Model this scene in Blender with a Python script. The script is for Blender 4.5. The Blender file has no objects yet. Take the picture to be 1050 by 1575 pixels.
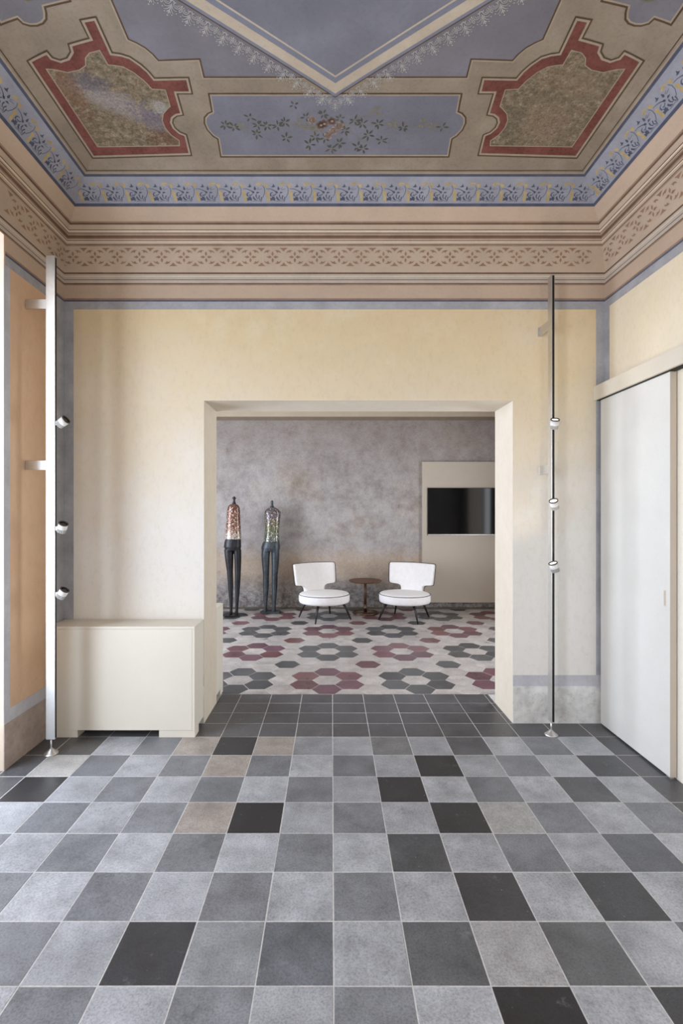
import bpy, bmesh, math, random
from mathutils import Vector, Matrix
from mathutils.geometry import tessellate_polygon
random.seed(7)
scene = bpy.context.scene
COL = scene.collection
PI = math.pi

# ------------------------------------------------------------------ measures
H = 1.506                                   # eye height
XL, XR, YB, YR = -1.907, 1.945, 3.541, -2.46  # main room: left, right, back, rear wall
XC, HW = (XL + XR) / 2, (XR - XL) / 2
L = YB - YR
ZW = H + 1.70                               # where the cove starts
WT = 0.384                                  # thickness of the wall with the opening
OX0, OX1, OZ = -0.9105, 1.29, 2.30          # the opening
FY0, FY1, FX0, FX1, FZ = YB + WT, 7.72, -3.2, 3.0, 3.5   # the adjoining room
W2 = (-1.55, -0.29)                          # unseen second left window, placed to brighten the back wall's right side
WIN = (1.60, 2.89, 3.12)                    # french window in the left wall: y0, y1, top

# ------------------------------------------------------------------ camera
cam_d = bpy.data.cameras.new('camera')
cam_d.sensor_fit = 'HORIZONTAL'; cam_d.sensor_width = 36
cam_d.lens = 764 / 1050 * 36
cam_d.shift_x = 15 / 1050
cam_d.clip_start = 0.05
cam = bpy.data.objects.new('camera', cam_d); COL.objects.link(cam)
cam.location = (0, 0, H); cam.rotation_euler = (PI / 2, 0, 0)
scene.camera = cam

# ------------------------------------------------------------------ world, daylight and added fill, exposure
def srgb(r, g, b):
    def f(c):
        c /= 255
        return c / 12.92 if c <= 0.04045 else ((c + 0.055) / 1.055) ** 2.4
    return (f(r), f(g), f(b))

world = bpy.data.worlds.new('sky'); scene.world = world; world.use_nodes = True
bg = world.node_tree.nodes['Background']
bg.inputs[0].default_value = (0.75, 0.87, 1.0, 1); bg.inputs[1].default_value = 1.0

def area(name, loc, rot, sx, sy, power, col):
    d = bpy.data.lights.new(name, 'AREA'); d.shape = 'RECTANGLE'
    d.size = sx; d.size_y = sy; d.energy = power; d.color = col
    o = bpy.data.objects.new(name, d); COL.objects.link(o)
    o.location = loc; o.rotation_euler = rot
    return o
DAY = (0.81, 0.875, 1.0)
area('daylight_left_window', (XL - 0.44, (WIN[0] + WIN[1]) / 2 - 0.03, 1.60), (0, -PI / 2, 0), 2.9, 1.14, 77, (0.77, 0.86, 1.0))
area('left_rear_fill', (XL - 0.42, -0.92, 1.58), (0, -PI / 2, 0), 3.0, 1.25, 174, DAY)  # added fill through the unseen second window, brightens the back wall's right
area('rear_warm_fill', (XC, YR - 0.36, 1.55), (PI / 2, 0, 0), 2.7, 2.9, 42, (1.0, 0.945, 0.875))  # warm fill added behind the camera, stands for indoor bounce
area('daylight_adjoining_window', (FX0 - 0.36, 5.45, 1.60), (0, -PI / 2, 0), 2.6, 2.0, 180, DAY)
area('adjoining_right_fill', (FX1 + 0.36, 5.1, 1.60), (0, PI / 2, 0), 2.6, 1.5, 78, (0.93, 0.96, 1.0))  # fill added from an unseen right window to brighten the panel
scene.view_settings.view_transform = 'Standard'
scene.view_settings.look = 'None'
scene.view_settings.exposure = 0.0
scene.view_settings.gamma = 1.0
scene.view_settings.use_curve_mapping = False
scene.cycles.use_denoising = True
scene.cycles.max_bounces = 10
scene.cycles.diffuse_bounces = 6

# ------------------------------------------------------------------ materials
class NT:
    def __init__(s, name):
        s.m = bpy.data.materials.new(name); s.m.use_nodes = True
        s.t = s.m.node_tree; s.b = s.t.nodes['Principled BSDF']
        s.pos = None
    def n(s, typ, **kw):
        o = s.t.nodes.new(typ)
        for k, v in kw.items(): setattr(o, k, v)
        return o
    def l(s, a, b): s.t.links.new(a, b)
    def coord(s, obj=False):
        if s.pos is None:
            s.pos = s.n('ShaderNodeTexCoord').outputs['Object'] if obj else s.n('ShaderNodeNewGeometry').outputs['Position']
        return s.pos
    def noise(s, scale, detail=4, rough=0.6, vec=None, stretch=None):
        o = s.n('ShaderNodeTexNoise'); o.inputs['Scale'].default_value = scale
        o.inputs['Detail'].default_value = detail; o.inputs['Roughness'].default_value = rough
        v = vec if vec is not None else s.coord()
        if stretch:
            mp = s.n('ShaderNodeMapping'); mp.inputs['Scale'].default_value = stretch
            s.l(v, mp.inputs['Vector']); v = mp.outputs[0]
        s.l(v, o.inputs['Vector'])
        return o.outputs['Fac']
    def ramp(s, fac, stops):
        r = s.n('ShaderNodeValToRGB'); e = r.color_ramp.elements
        while len(e) < len(stops): e.new(0.5)
        for i, (p, c) in enumerate(stops):
            e[i].position = p
            e[i].color = (*c, 1) if isinstance(c, tuple) else (c, c, c, 1)
        s.l(fac, r.inputs[0]); return r.outputs[0]
    def mix(s, fac, a, b, mode='MIX'):
        m = s.n('ShaderNodeMix', data_type='RGBA', blend_type=mode)
        for sock, v in ((m.inputs['Factor'], fac), (m.inputs['A'], a), (m.inputs['B'], b)):
            if isinstance(v, bpy.types.NodeSocket): s.l(v, sock)
            elif isinstance(v, tuple): sock.default_value = (*v, 1)
            else: sock.default_value = v
        return m.outputs['Result']
    def math(s, op, a, b=0.5, clamp=False):
        m = s.n('ShaderNodeMath', operation=op); m.use_clamp = clamp
        for i, v in enumerate((a, b)):
            if isinstance(v, bpy.types.NodeSocket): s.l(v, m.inputs[i])
            else: m.inputs[i].default_value = v
        return m.outputs[0]
    def bump(s, h, strength, dist=0.01):
        b = s.n('ShaderNodeBump'); b.inputs['Strength'].default_value = strength
        b.inputs['Distance'].default_value = dist
        s.l(h, b.inputs['Height']); s.l(b.outputs[0], s.b.inputs['Normal'])
    def color(s, c):
        if isinstance(c, tuple): s.b.inputs['Base Color'].default_value = (*c, 1)
        else: s.l(c, s.b.inputs['Base Color'])
    def set(s, rough=0.8, metal=0.0, spec=0.5):
        s.b.inputs['Roughness'].default_value = rough
        s.b.inputs['Metallic'].default_value = metal
        s.b.inputs['Specular IOR Level'].default_value = spec

def sc(c, k): return tuple(min(1, v * k) for v in c)

def paint(name, rgb, var=0.14, scale=5, rough=0.9, rgb2=None, wear=0.06, obj=False, bump=0.0, spec=0.25, fine=60):
    """flat paint or plaster: a hand-brushed tone that wanders, with fine grain"""
    t = NT(name); c = srgb(*rgb); t.coord(obj)
    c2 = srgb(*rgb2) if rgb2 else sc(c, 1 + var)
    a = t.noise(scale, 5, 0.62)
    col = t.ramp(a, [(0.3, sc(c, 1 - var)), (0.5, c), (0.72, c2)])
    g = t.noise(fine, 4, 0.7)
    col = t.mix(1.0, col, t.ramp(g, [(0.25, 1 - wear * 2), (0.5, 1.0), (0.8, 1.0)]), 'MULTIPLY')
    t.color(col); t.set(rough, 0, spec)
    if bump: t.bump(g, bump, 0.003)
    return t.m

def plain(name, rgb, rough=0.5, metal=0.0, spec=0.5, obj=True):
    t = NT(name); c = srgb(*rgb); t.coord(obj)
    a = t.noise(30, 3)
    t.color(t.ramp(a, [(0.3, sc(c, 0.95)), (0.7, sc(c, 1.04))])); t.set(rough, metal, spec)
    return t.m

def plaster(name, rgb, rgb2, rgb3, rough=0.75, low=None):
    """polished lime plaster with trowel clouds; low = a paler tone that takes over the lower wall in clouds"""
    t = NT(name); p = t.coord()
    a = t.noise(1.3, 6, 0.62); b = t.noise(7, 5, 0.65); c = t.noise(38, 4, 0.7, stretch=(1, 1, 0.6))
    col = t.ramp(a, [(0.32, srgb(*rgb)), (0.52, srgb(*rgb2)), (0.7, srgb(*rgb3))])
    col = t.mix(0.5, col, t.ramp(b, [(0.3, srgb(*rgb)), (0.7, srgb(*rgb3))]))
    if low:
        sx = t.n('ShaderNodeSeparateXYZ'); t.l(p, sx.inputs[0])
        zz = t.math('ADD', sx.outputs[2], t.math('MULTIPLY', t.math('SUBTRACT', a, 0.5), 2.2))
        zz = t.math('ADD', zz, t.math('MULTIPLY', t.math('SUBTRACT', b, 0.5), 0.9))
        col = t.mix(t.ramp(t.math('DIVIDE', zz, 3.0), [(0.38, 0.0), (0.95, 1.0)]), srgb(*low), col)
    col = t.mix(1.0, col, t.ramp(c, [(0.28, 0.93), (0.5, 1.0), (0.8, 1.0)]), 'MULTIPLY')
    t.color(col); t.set(rough, 0, 0.3); t.bump(c, 0.12, 0.004)
    return t.m

M = {}
M['yellow'] = plaster('yellow_lime_plaster', (216, 191, 146), (220, 200, 162), (226, 210, 180), low=(229, 225, 218))
M['pale_yellow'] = plaster('pale_yellow_plaster', (228, 212, 180), (232, 218, 190), (236, 224, 202), low=(232, 226, 214))
M['cream'] = plaster('cream_plaster', (212, 200, 181), (217, 206, 189), (222, 213, 198))
M['jamb'] = plaster('warm_jamb_plaster', (196, 176, 156), (204, 186, 168), (210, 194, 178))
M['orange'] = plaster('orange_plaster', (210, 172, 138), (216, 182, 150), (222, 190, 162))
M['greyblue'] = paint('grey_blue_paint', (166, 166, 170), 0.16, 6, rgb2=(184, 184, 188))
M['lavender'] = paint('lavender_grey_paint', (190, 189, 193), 0.1, 6, rgb2=(202, 201, 205))
M['darkblue_line'] = paint('dark_grey_blue_line', (92, 94, 110), 0.2, 9)
M['dado'] = paint('grey_cement_dado', (212, 210, 206), 0.26, 6, rgb2=(236, 234, 231), wear=0.14, bump=0.3, fine=26)
M['dado_pink'] = paint('pinkish_cement_dado', (172, 156, 146), 0.2, 6, rgb2=(190, 178, 170), wear=0.12, bump=0.3, fine=26)
M['peach'] = paint('peach_paint', (192, 170, 150), 0.08, 3, wear=0.04)
M['beige'] = paint('beige_paint', (190, 170, 150), 0.08, 4, wear=0.04)
M['stone'] = paint('pale_stone_paint', (192, 180, 166), 0.08, 5, wear=0.05)
M['highlight'] = paint('cream_line_paint', (226, 208, 186), 0.08, 9)
M['brown'] = paint('brown_line_paint', (110, 86, 71), 0.2, 8)
M['brown_mid'] = paint('soft_brown_paint', (154, 129, 110), 0.16, 8)
M['ornament'] = paint('stencil_brown_paint', (152, 122, 101), 0.16, 14)
M['frieze'] = paint('frieze_blue_paint', (151, 152, 162), 0.1, 5, rgb2=(162, 163, 173))
M['frieze_dark'] = paint('frieze_dark_blue_paint', (82, 86, 103), 0.2, 12)
M['ochre'] = paint('ochre_paint', (180, 158, 112), 0.2, 16, rgb2=(188, 170, 130))
M['taupe'] = paint('taupe_ceiling_paint', (144, 131, 115), 0.18, 3.2, rgb2=(158, 146, 130), wear=0.09)
M['taupe_line'] = paint('dark_taupe_line', (88, 70, 56), 0.2, 10)
M['taupe_light'] = paint('light_taupe_line', (160, 147, 129), 0.12, 10)
M['red'] = paint('oxide_red_paint', (116, 70, 63), 0.26, 9, rgb2=(132, 84, 76), wear=0.2)
M['mauve'] = paint('mauve_grey_paint', (120, 117, 123), 0.12, 2.4, rgb2=(133, 130, 139))
M['skyblue'] = paint('slate_blue_paint', (120, 120, 130), 0.14, 2.0, rgb2=(134, 135, 147))
M['bandblue'] = paint('band_blue_paint', (124, 126, 139), 0.1, 5)
M['cream_band'] = paint('cream_band_paint', (186, 172, 154), 0.12, 5, rgb2=(196, 184, 167))
M['lace'] = paint('lace_white_paint', (180, 176, 172), 0.14, 16)
M['leaf'] = paint('leaf_green_paint', (88, 88, 80), 0.25, 20)
M['leaf_pale'] = paint('pale_leaf_paint', (128, 122, 104), 0.2, 20)
M['rose'] = paint('rose_paint', (150, 132, 120), 0.2, 26, rgb2=(176, 154, 138))
M['rose_dark'] = paint('dark_rose_paint', (116, 94, 84), 0.25, 26)
M['cabinet'] = paint('cream_lacquer', (221, 215, 202), 0.02, 3, rough=0.55, wear=0.025, obj=True, fine=150, spec=0.4)
M['door'] = paint('white_linen_lacquer', (219, 217, 211), 0.035, 3, rough=0.55, wear=0.03, fine=90, spec=0.4)
M['railbox'] = paint('warm_white_lacquer', (214, 206, 190), 0.02, 3, rough=0.5, wear=0.02)
M['door_edge'] = paint('taupe_door_edge', (196, 184, 168), 0.03, 4, rough=0.5, wear=0.02)
M['shadow_gap'] = plain('black_recess', (20, 19, 18), 0.8)
M['steel'] = plain('brushed_steel', (214, 212, 209), 0.4, 1.0)
M['slot'] = plain('black_track_slot', (18, 17, 16), 0.5)
M['spot_white'] = plain('white_spot_lacquer', (222, 220, 216), 0.35)
M['spot_fin'] = plain('grey_heat_sink', (168, 166, 163), 0.5)
M['spot_dark'] = plain('dark_baffle', (58, 46, 40), 0.4, 0.4)
M['white_fabric'] = paint('white_boucle', (240, 238, 238), 0.04, 20, rough=0.95, wear=0.06, obj=True, bump=0.2, fine=180)
M['piping'] = plain('dark_piping', (34, 30, 30), 0.7)
M['leg'] = plain('dark_stained_leg', (30, 26, 25), 0.4)
M['walnut'] = paint('walnut_top', (92, 66, 52), 0.2, 14, rough=0.4, obj=True)
M['bronze_ring'] = plain('burnished_bronze', (128, 108, 88), 0.3, 1.0)
M['panel'] = paint('beige_panel_fabric', (192, 182, 168), 0.03, 2, rough=0.85, wear=0.06, fine=130)
M['tv'] = plain('tv_black_glass', (5, 5, 6), 0.08, 0, 0.28)
M['tv_frame'] = plain('tv_bezel', (28, 27, 28), 0.35)
M['far_ceiling'] = paint('far_room_ceiling', (190, 176, 156), 0.08, 3)
M['skirting'] = paint('dark_stone_skirting', (98, 90, 82), 0.25, 8)
M['grout'] = paint('pale_grout', (204, 202, 200), 0.15, 30, rough=0.9)
M['grout_hex'] = paint('hex_grout', (188, 184, 180), 0.15, 30, rough=0.9)

def lens_mat(name, strength):
    t = NT(name); t.color((0.9, 0.88, 0.82))
    t.b.inputs['Emission Color'].default_value = (1.0, 0.93, 0.80, 1)
    t.b.inputs['Emission Strength'].default_value = strength
    return t.m
M['lens_on'] = lens_mat('lit_lens', 4.0)
M['lens_off'] = plain('dark_lens', (44, 40, 38), 0.2)

def tile_mat(name, rough_lo, rough_hi, speck=0.5):
    """cement tile: the object's own colour, clouded, flecked and worn"""
    t = NT(name)
    oi = t.n('ShaderNodeObjectInfo')
    va = t.n('ShaderNodeVectorMath', operation='ADD'); cb = t.n('ShaderNodeCombineXYZ')
    r = t.math('MULTIPLY', oi.outputs['Random'], 40.0)
    for i in range(3): t.l(r, cb.inputs[i])
    t.l(t.n('ShaderNodeNewGeometry').outputs['Position'], va.inputs[0]); t.l(cb.outputs[0], va.inputs[1])
    t.pos = va.outputs[0]
    cloud = t.noise(7, 5, 0.6); grain = t.noise(130, 3, 0.7); fleck = t.noise(55, 2, 0.5); wear = t.noise(16, 6, 0.75)
    col = t.mix(1.0, oi.outputs['Color'], t.ramp(cloud, [(0.28, 0.72), (0.5, 1.0), (0.74, 1.32)]), 'MULTIPLY')
    col = t.mix(1.0, col, t.ramp(grain, [(0.32, 0.7), (0.5, 1.0), (0.7, 1.2)]), 'MULTIPLY')
    col = t.mix(t.math('MULTIPLY', t.ramp(fleck, [(0.74, 0.0), (0.8, 1.0)]), speck), col, (0.5, 0.48, 0.46))
    col = t.mix(t.math('MULTIPLY', t.ramp(wear, [(0.60, 0.0), (0.76, 1.0)]), 0.4), col, (0.36, 0.36, 0.36))
    stain = t.noise(4.5, 7, 0.8)
    col = t.mix(1.0, col, t.ramp(stain, [(0.30, 0.68), (0.42, 1.0), (0.7, 1.0)]), 'MULTIPLY')
    t.color(col)
    t.l(t.ramp(cloud, [(0.3, rough_lo), (0.7, rough_hi)]), t.b.inputs['Roughness'])
    t.b.inputs['Specular IOR Level'].default_value = 0.5
    t.bump(grain, 0.06, 0.002)
    return t.m
M['tile'] = tile_mat('cement_tile', 0.30, 0.46)
M['hex'] = tile_mat('hexagon_cement_tile', 0.26, 0.42, 0.15)

def fresco_mat(name, blobs):
    """decayed fresco: flaking olive, brown and mauve plaster; blobs are painted shapes in the ceiling plane"""
    t = NT(name); t.coord()
    a = t.noise(7, 6, 0.75); b = t.noise(24, 6, 0.8); c = t.noise(75, 5, 0.85)
    col = t.ramp(a, [(0.25, srgb(88, 74, 60)), (0.42, srgb(126, 108, 86)), (0.55, srgb(112, 106, 86)), (0.66, srgb(134, 110, 92)), (0.8, srgb(106, 108, 96))])
    col = t.mix(0.55, col, t.ramp(b, [(0.34, srgb(70, 60, 50)), (0.5, srgb(126, 111, 93)), (0.66, srgb(176, 162, 142))]))
    for (cx, cy, rx, ry, ang, rgb, k) in blobs:
        mp = t.n('ShaderNodeMapping', vector_type='TEXTURE')
        mp.inputs['Location'].default_value = (cx, cy, 0); mp.inputs['Rotation'].default_value = (0, 0, ang)
        mp.inputs['Scale'].default_value = (rx, ry, 50)
        t.l(t.pos, mp.inputs['Vector'])
        ln = t.n('ShaderNodeVectorMath', operation='LENGTH'); t.l(mp.outputs[0], ln.inputs[0])
        d = t.math('ADD', ln.outputs['Value'], t.math('MULTIPLY', t.math('SUBTRACT', b, 0.5), 3.2))
        col = t.mix(t.math('MULTIPLY', t.ramp(d, [(0.55, 1.0), (1.1, 0.0)]), k), col, srgb(*rgb))
    col = t.mix(1.0, col, t.ramp(c, [(0.34, 0.5), (0.5, 1.0), (0.68, 1.35)]), 'MULTIPLY')
    t.color(col); t.set(0.92, 0, 0.2); t.bump(b, 0.3, 0.004)
    return t.m

def far_wall_mat():
    """stripped grey wall: cool clouds, a warm rubbed zone at seat height, damp-blackened foot"""
    t = NT('stripped_grey_wall'); p = t.coord()
    sx = t.n('ShaderNodeSeparateXYZ'); t.l(p, sx.inputs[0]); z = sx.outputs[2]
    a = t.noise(0.9, 6, 0.65); b = t.noise(5, 6, 0.7); c = t.noise(45, 4, 0.75)
    col = t.ramp(a, [(0.34, srgb(142, 134, 131)), (0.5, srgb(170, 166, 167)), (0.64, srgb(156, 143, 128))])
    col = t.mix(0.55, col, t.ramp(b, [(0.32, srgb(126, 117, 110)), (0.5, srgb(166, 160, 158)), (0.68, srgb(192, 187, 184))]))
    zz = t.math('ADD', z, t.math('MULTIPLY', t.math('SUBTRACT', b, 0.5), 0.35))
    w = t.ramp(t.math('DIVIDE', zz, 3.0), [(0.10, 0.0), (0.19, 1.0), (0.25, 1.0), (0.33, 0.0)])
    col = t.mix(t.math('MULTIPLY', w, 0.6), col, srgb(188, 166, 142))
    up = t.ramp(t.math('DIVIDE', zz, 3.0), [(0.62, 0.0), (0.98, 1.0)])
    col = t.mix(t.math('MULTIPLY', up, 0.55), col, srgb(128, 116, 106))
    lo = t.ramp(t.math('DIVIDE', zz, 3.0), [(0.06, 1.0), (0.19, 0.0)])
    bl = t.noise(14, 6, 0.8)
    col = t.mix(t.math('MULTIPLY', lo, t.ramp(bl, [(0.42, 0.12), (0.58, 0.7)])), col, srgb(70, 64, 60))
    col = t.mix(1.0, col, t.ramp(c, [(0.3, 0.8), (0.5, 1.0), (0.75, 1.1)]), 'MULTIPLY')
    t.color(col); t.set(0.8, 0, 0.3); t.bump(c, 0.2, 0.004)
    return t.m
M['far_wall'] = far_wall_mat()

def bronze_mat(name, lo, hi):
    t = NT(name); t.coord(True)
    a = t.noise(9, 5, 0.7); b = t.noise(40, 4, 0.7)
    t.color(t.mix(0.4, t.ramp(a, [(0.3, srgb(*lo)), (0.7, srgb(*hi))]), t.ramp(b, [(0.3, srgb(*lo)), (0.7, srgb(*hi))])))
    t.set(0.42, 0.55, 0.5); t.bump(b, 0.25, 0.004)
    return t.m
M['bronze_black'] = bronze_mat('black_bronze', (26, 25, 27), (62, 62, 66))
M['bronze_green'] = bronze_mat('green_grey_bronze', (44, 49, 53), (96, 104, 110))

def mosaic_mat(name, stops, z0, z1):
    """glass mosaic: chips of their own shade, some mirror-bright, the hue drifting down the torso"""
    t = NT(name); p = t.coord(True)
    v = t.n('ShaderNodeTexVoronoi', feature='F1'); v.inputs['Scale'].default_value = 92
    t.l(p, v.inputs['Vector'])
    e = t.n('ShaderNodeTexVoronoi', feature='DISTANCE_TO_EDGE'); e.inputs['Scale'].default_value = 92
    t.l(p, e.inputs['Vector'])
    s = t.n('ShaderNodeSeparateXYZ'); t.l(p, s.inputs[0])
    h = t.math('DIVIDE', t.math('SUBTRACT', s.outputs[2], z0), z1 - z0, True)
    sp = t.n('ShaderNodeSeparateColor'); t.l(v.outputs['Color'], sp.inputs[0])
    h = t.math('ADD', h, t.math('MULTIPLY', t.math('SUBTRACT', sp.outputs[0], 0.5), 0.3))
    col = t.ramp(h, [(q, srgb(*c)) for q, c in stops])
    col = t.mix(1.0, col, t.ramp(sp.outputs[1], [(0.0, 0.35), (0.6, 1.0), (1.0, 1.6)]), 'MULTIPLY')
    col = t.mix(t.ramp(sp.outputs[2], [(0.88, 0.0), (0.91, 1.0)]), col, srgb(240, 228, 214))
    col = t.mix(t.ramp(e.outputs['Distance'], [(0.0, 1.0), (0.09, 0.0)]), col, srgb(50, 42, 38))
    t.color(col); t.set(0.22, 0.25, 0.6); t.bump(sp.outputs[1], 0.8, 0.006)
    return t.m
M['mosaic_copper'] = mosaic_mat('copper_mosaic', [(0.0, (200, 196, 190)), (0.14, (186, 160, 142)), (0.3, (140, 98, 80)), (1.0, (122, 80, 66))], 1.11, 1.60)
M['mosaic_green'] = mosaic_mat('green_violet_mosaic', [(0.0, (110, 120, 118)), (0.25, (108, 116, 92)), (0.5, (128, 122, 88)), (0.7, (112, 100, 108)), (1.0, (108, 100, 106))], 1.07, 1.55)

# ------------------------------------------------------------------ mesh helpers
def link(name, me, mat=None, parent=None, kind=None, label=None, cat=None, group=None):
    o = bpy.data.objects.new(name, me); COL.objects.link(o)
    if mat is not None and me is not None and not me.materials: me.materials.append(mat)
    if parent is not None: o.parent = parent
    if kind: o['kind'] = kind
    if label: o['label'] = label
    if cat: o['category'] = cat
    if group: o['group'] = group
    return o
def empty(name, loc, label, cat, group=None, rz=0.0):
    o = link(name, None, label=label, cat=cat, group=group)
    o.location = loc; o.rotation_euler = (0, 0, rz); o.empty_display_size = 0.1
    return o
def mesh(name, vs, fs, smooth=False, weld=False):
    me = bpy.data.meshes.new(name); me.from_pydata([tuple(v) for v in vs], [], fs)
    if weld:
        bm = bmesh.new(); bm.from_mesh(me); bmesh.ops.remove_doubles(bm, verts=bm.verts, dist=1e-5)
        bmesh.ops.recalc_face_normals(bm, faces=bm.faces); bm.to_mesh(me); bm.free()
    if smooth:
        for p in me.polygons: p.use_smooth = True
    me.update(); return me
def bm_mesh(name, bm, smooth=False):
    bmesh.ops.recalc_face_normals(bm, faces=bm.faces)
    me = bpy.data.meshes.new(name); bm.to_mesh(me); bm.free()
    if smooth:
        for p in me.polygons: p.use_smooth = True
    return me
def box_bm(bm, x0, x1, y0, y1, z0, z1, bevel=0.0, seg=2):
    r = bmesh.ops.create_cube(bm, size=1.0)
    vs = r['verts']
    for v in vs:
        v.co = Vector(((x0 + x1) / 2 + v.co.x * (x1 - x0), (y0 + y1) / 2 + v.co.y * (y1 - y0), (z0 + z1) / 2 + v.co.z * (z1 - z0)))
    if bevel:
        es = list({e for v in vs for e in v.link_edges})
        bmesh.ops.bevel(bm, geom=es, offset=bevel, segments=seg, affect='EDGES', profile=0.5)
def box(name, x0, x1, y0, y1, z0, z1, mat, parent=None, bevel=0.0, **kw):
    bm = bmesh.new(); box_bm(bm, x0, x1, y0, y1, z0, z1, bevel)
    return link(name, bm_mesh(name, bm), mat, parent, **kw)
def loft(rings, cap=True):
    """closed rings of equal length -> verts, faces"""
    n = len(rings[0]); vs = [p for r in rings for p in r]; fs = []
    for i in range(len(rings) - 1):
        for j in range(n):
            fs.append((i * n + j, i * n + (j + 1) % n, (i + 1) * n + (j + 1) % n, (i + 1) * n + j))
    if cap:
        fs.append(tuple(reversed(range(n)))); fs.append(tuple(range((len(rings) - 1) * n, len(rings) * n)))
    return vs, fs
def lathe(prof, n=32, cap=True):
    return loft([[(r * math.cos(2 * PI * j / n), r * math.sin(2 * PI * j / n), z) for j in range(n)] for r, z in prof], cap)
def tube(path, radii, n=10, closed=False):
    rings = []
    P = [Vector(p) for p in path]; m = len(P)
    up = Vector((0.31, 0.17, 0.93))
    for i in range(m):
        a = P[(i - 1) % m] if (closed or i > 0) else P[i]
        b = P[(i + 1) % m] if (closed or i < m - 1) else P[i]
        t = (b - a).normalized(); u = t.cross(up).normalized(); w = t.cross(u)
        r = radii[i] if isinstance(radii, (list, tuple)) else radii
        rings.append([P[i] + (u * math.cos(2 * PI * j / n) + w * math.sin(2 * PI * j / n)) * r for j in range(n)])
    if closed: rings.append(rings[0])
    return loft(rings, not closed)

# ------------------------------------------------------------------ walls with openings
def wall(name, T, u0, u1, v0, v1, thick, holes, mat_front, mat_side, mat_back, label, jambs=True):
    """a slab in (u, v, w) with rectangular openings; T maps it to the room, w = 0 is the face in view"""
    us = sorted({u0, u1, *[h[0] for h in holes], *[h[1] for h in holes]})
    vs_ = sorted({v0, v1, *[h[2] for h in holes], *[h[3] for h in holes]})
    V, F, MI = [], [], []
    def quad(pts, mi):
        k = len(V); V.extend(T(*p) for p in pts); F.append((k, k + 1, k + 2, k + 3)); MI.append(mi)
    def solid(i, j):
        if not (0 <= i < len(us) - 1 and 0 <= j < len(vs_) - 1): return False
        cu, cv = (us[i] + us[i + 1]) / 2, (vs_[j] + vs_[j + 1]) / 2
        return not any(h[0] < cu < h[1] and h[2] < cv < h[3] for h in holes)
    for i in range(len(us) - 1):
        for j in range(len(vs_) - 1):
            if not solid(i, j): continue
            a, b, c, d = us[i], us[i + 1], vs_[j], vs_[j + 1]
            quad([(a, c, 0), (b, c, 0), (b, d, 0), (a, d, 0)], 0)
            quad([(a, c, thick), (b, c, thick), (b, d, thick), (a, d, thick)], 2)
            if not solid(i - 1, j): quad([(a, c, 0), (a, d, 0), (a, d, thick), (a, c, thick)], 1)
            if not solid(i + 1, j): quad([(b, c, 0), (b, d, 0), (b, d, thick), (b, c, thick)], 1)
            if not solid(i, j - 1): quad([(a, c, 0), (b, c, 0), (b, c, thick), (a, c, thick)], 1)
            if not solid(i, j + 1): quad([(a, d, 0), (b, d, 0), (b, d, thick), (a, d, thick)], 1)
    me = mesh(name, V, F)
    for m in (mat_front, mat_side, mat_back): me.materials.append(m)
    for p, mi in zip(me.polygons, MI): p.material_index = mi
    bm = bmesh.new(); bm.from_mesh(me); bmesh.ops.remove_doubles(bm, verts=bm.verts, dist=1e-5)
    bmesh.ops.recalc_face_normals(bm, faces=bm.faces); bm.to_mesh(me); bm.free()
    return link(name, me, None, kind='structure', label=label, cat='wall')

wall_back = wall('wall_back', lambda u, v, w: (u, YB + w, v), XL - 0.5, XR + 1.2, 0, 3.5, WT, [(OX0, OX1, 0, OZ)], M['yellow'], M['cream'], M['far_wall'],
                 'yellow lime plaster wall with the wide doorless opening')
wall_left = wall('wall_left', lambda u, v, w: (XL - w, u, v), YR, YB, 0, ZW, 0.40, [(WIN[0], WIN[1], 0, WIN[2]), (W2[0], W2[1], 0, WIN[2])], M['orange'], M['jamb'], M['cream'],
                 'orange plaster wall with grey border on the left')
wall_right = wall('wall_right', lambda u, v, w: (XR + w, u, v), YR, YB, 0, ZW, 0.30, [], M['pale_yellow'], M['cream'], M['cream'],
                  'pale yellow plaster wall behind the sliding door')
wall_rear = wall('wall_rear', lambda u, v, w: (u, YR - w, v), XL - 0.4, XR + 0.3, 0, 3.5, 0.30, [(XC - 1.35, XC - 0.2, 0.1, 3.0), (XC + 0.2, XC + 1.35, 0.1, 3.0)], M['yellow'], M['cream'], M['cream'],
                 'yellow plaster wall behind the viewer with two tall windows added for fill light')
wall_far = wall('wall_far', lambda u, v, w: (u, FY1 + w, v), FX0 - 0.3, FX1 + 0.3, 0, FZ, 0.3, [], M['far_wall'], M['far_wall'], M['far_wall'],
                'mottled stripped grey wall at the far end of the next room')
wall_far_left = wall('wall_far_left', lambda u, v, w: (FX0 - w, u, v), FY0, FY1, 0, FZ, 0.3, [(4.45, 6.45, 0.25, 2.95)], M['far_wall'], M['cream'], M['cream'],
                     'grey wall with a window on the left of the next room')
wall_far_right = wall('wall_far_right', lambda u, v, w: (FX1 + w, u, v), FY0, FY1, 0, FZ, 0.3, [(4.35, 5.85, 0.25, 2.95)], M['far_wall'], M['cream'], M['cream'],
                      'grey wall with a window added for fill light on the right of the next room')


# unseen white frames added at the outer face to dim the jambs
for i_, (a_, b_) in enumerate((WIN[:2], W2)):
    wf = box('window_%d' % (i_ + 1), XL - 0.40, XL - 0.34, a_ + .0005, a_ + 0.06, 0, WIN[2] - .0005, M['railbox'], kind='structure', label='unseen white window frame added in the left wall to dim the jamb', cat='window')
    box('frame_post', XL - 0.40, XL - 0.34, b_ - 0.06, b_ - .0005, 0, WIN[2] - .0005, M['railbox'], wf)
    box('frame_head', XL - 0.40, XL - 0.34, a_ + 0.061, b_ - 0.061, WIN[2] - 0.06, WIN[2] - .0005, M['railbox'], wf)

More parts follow.
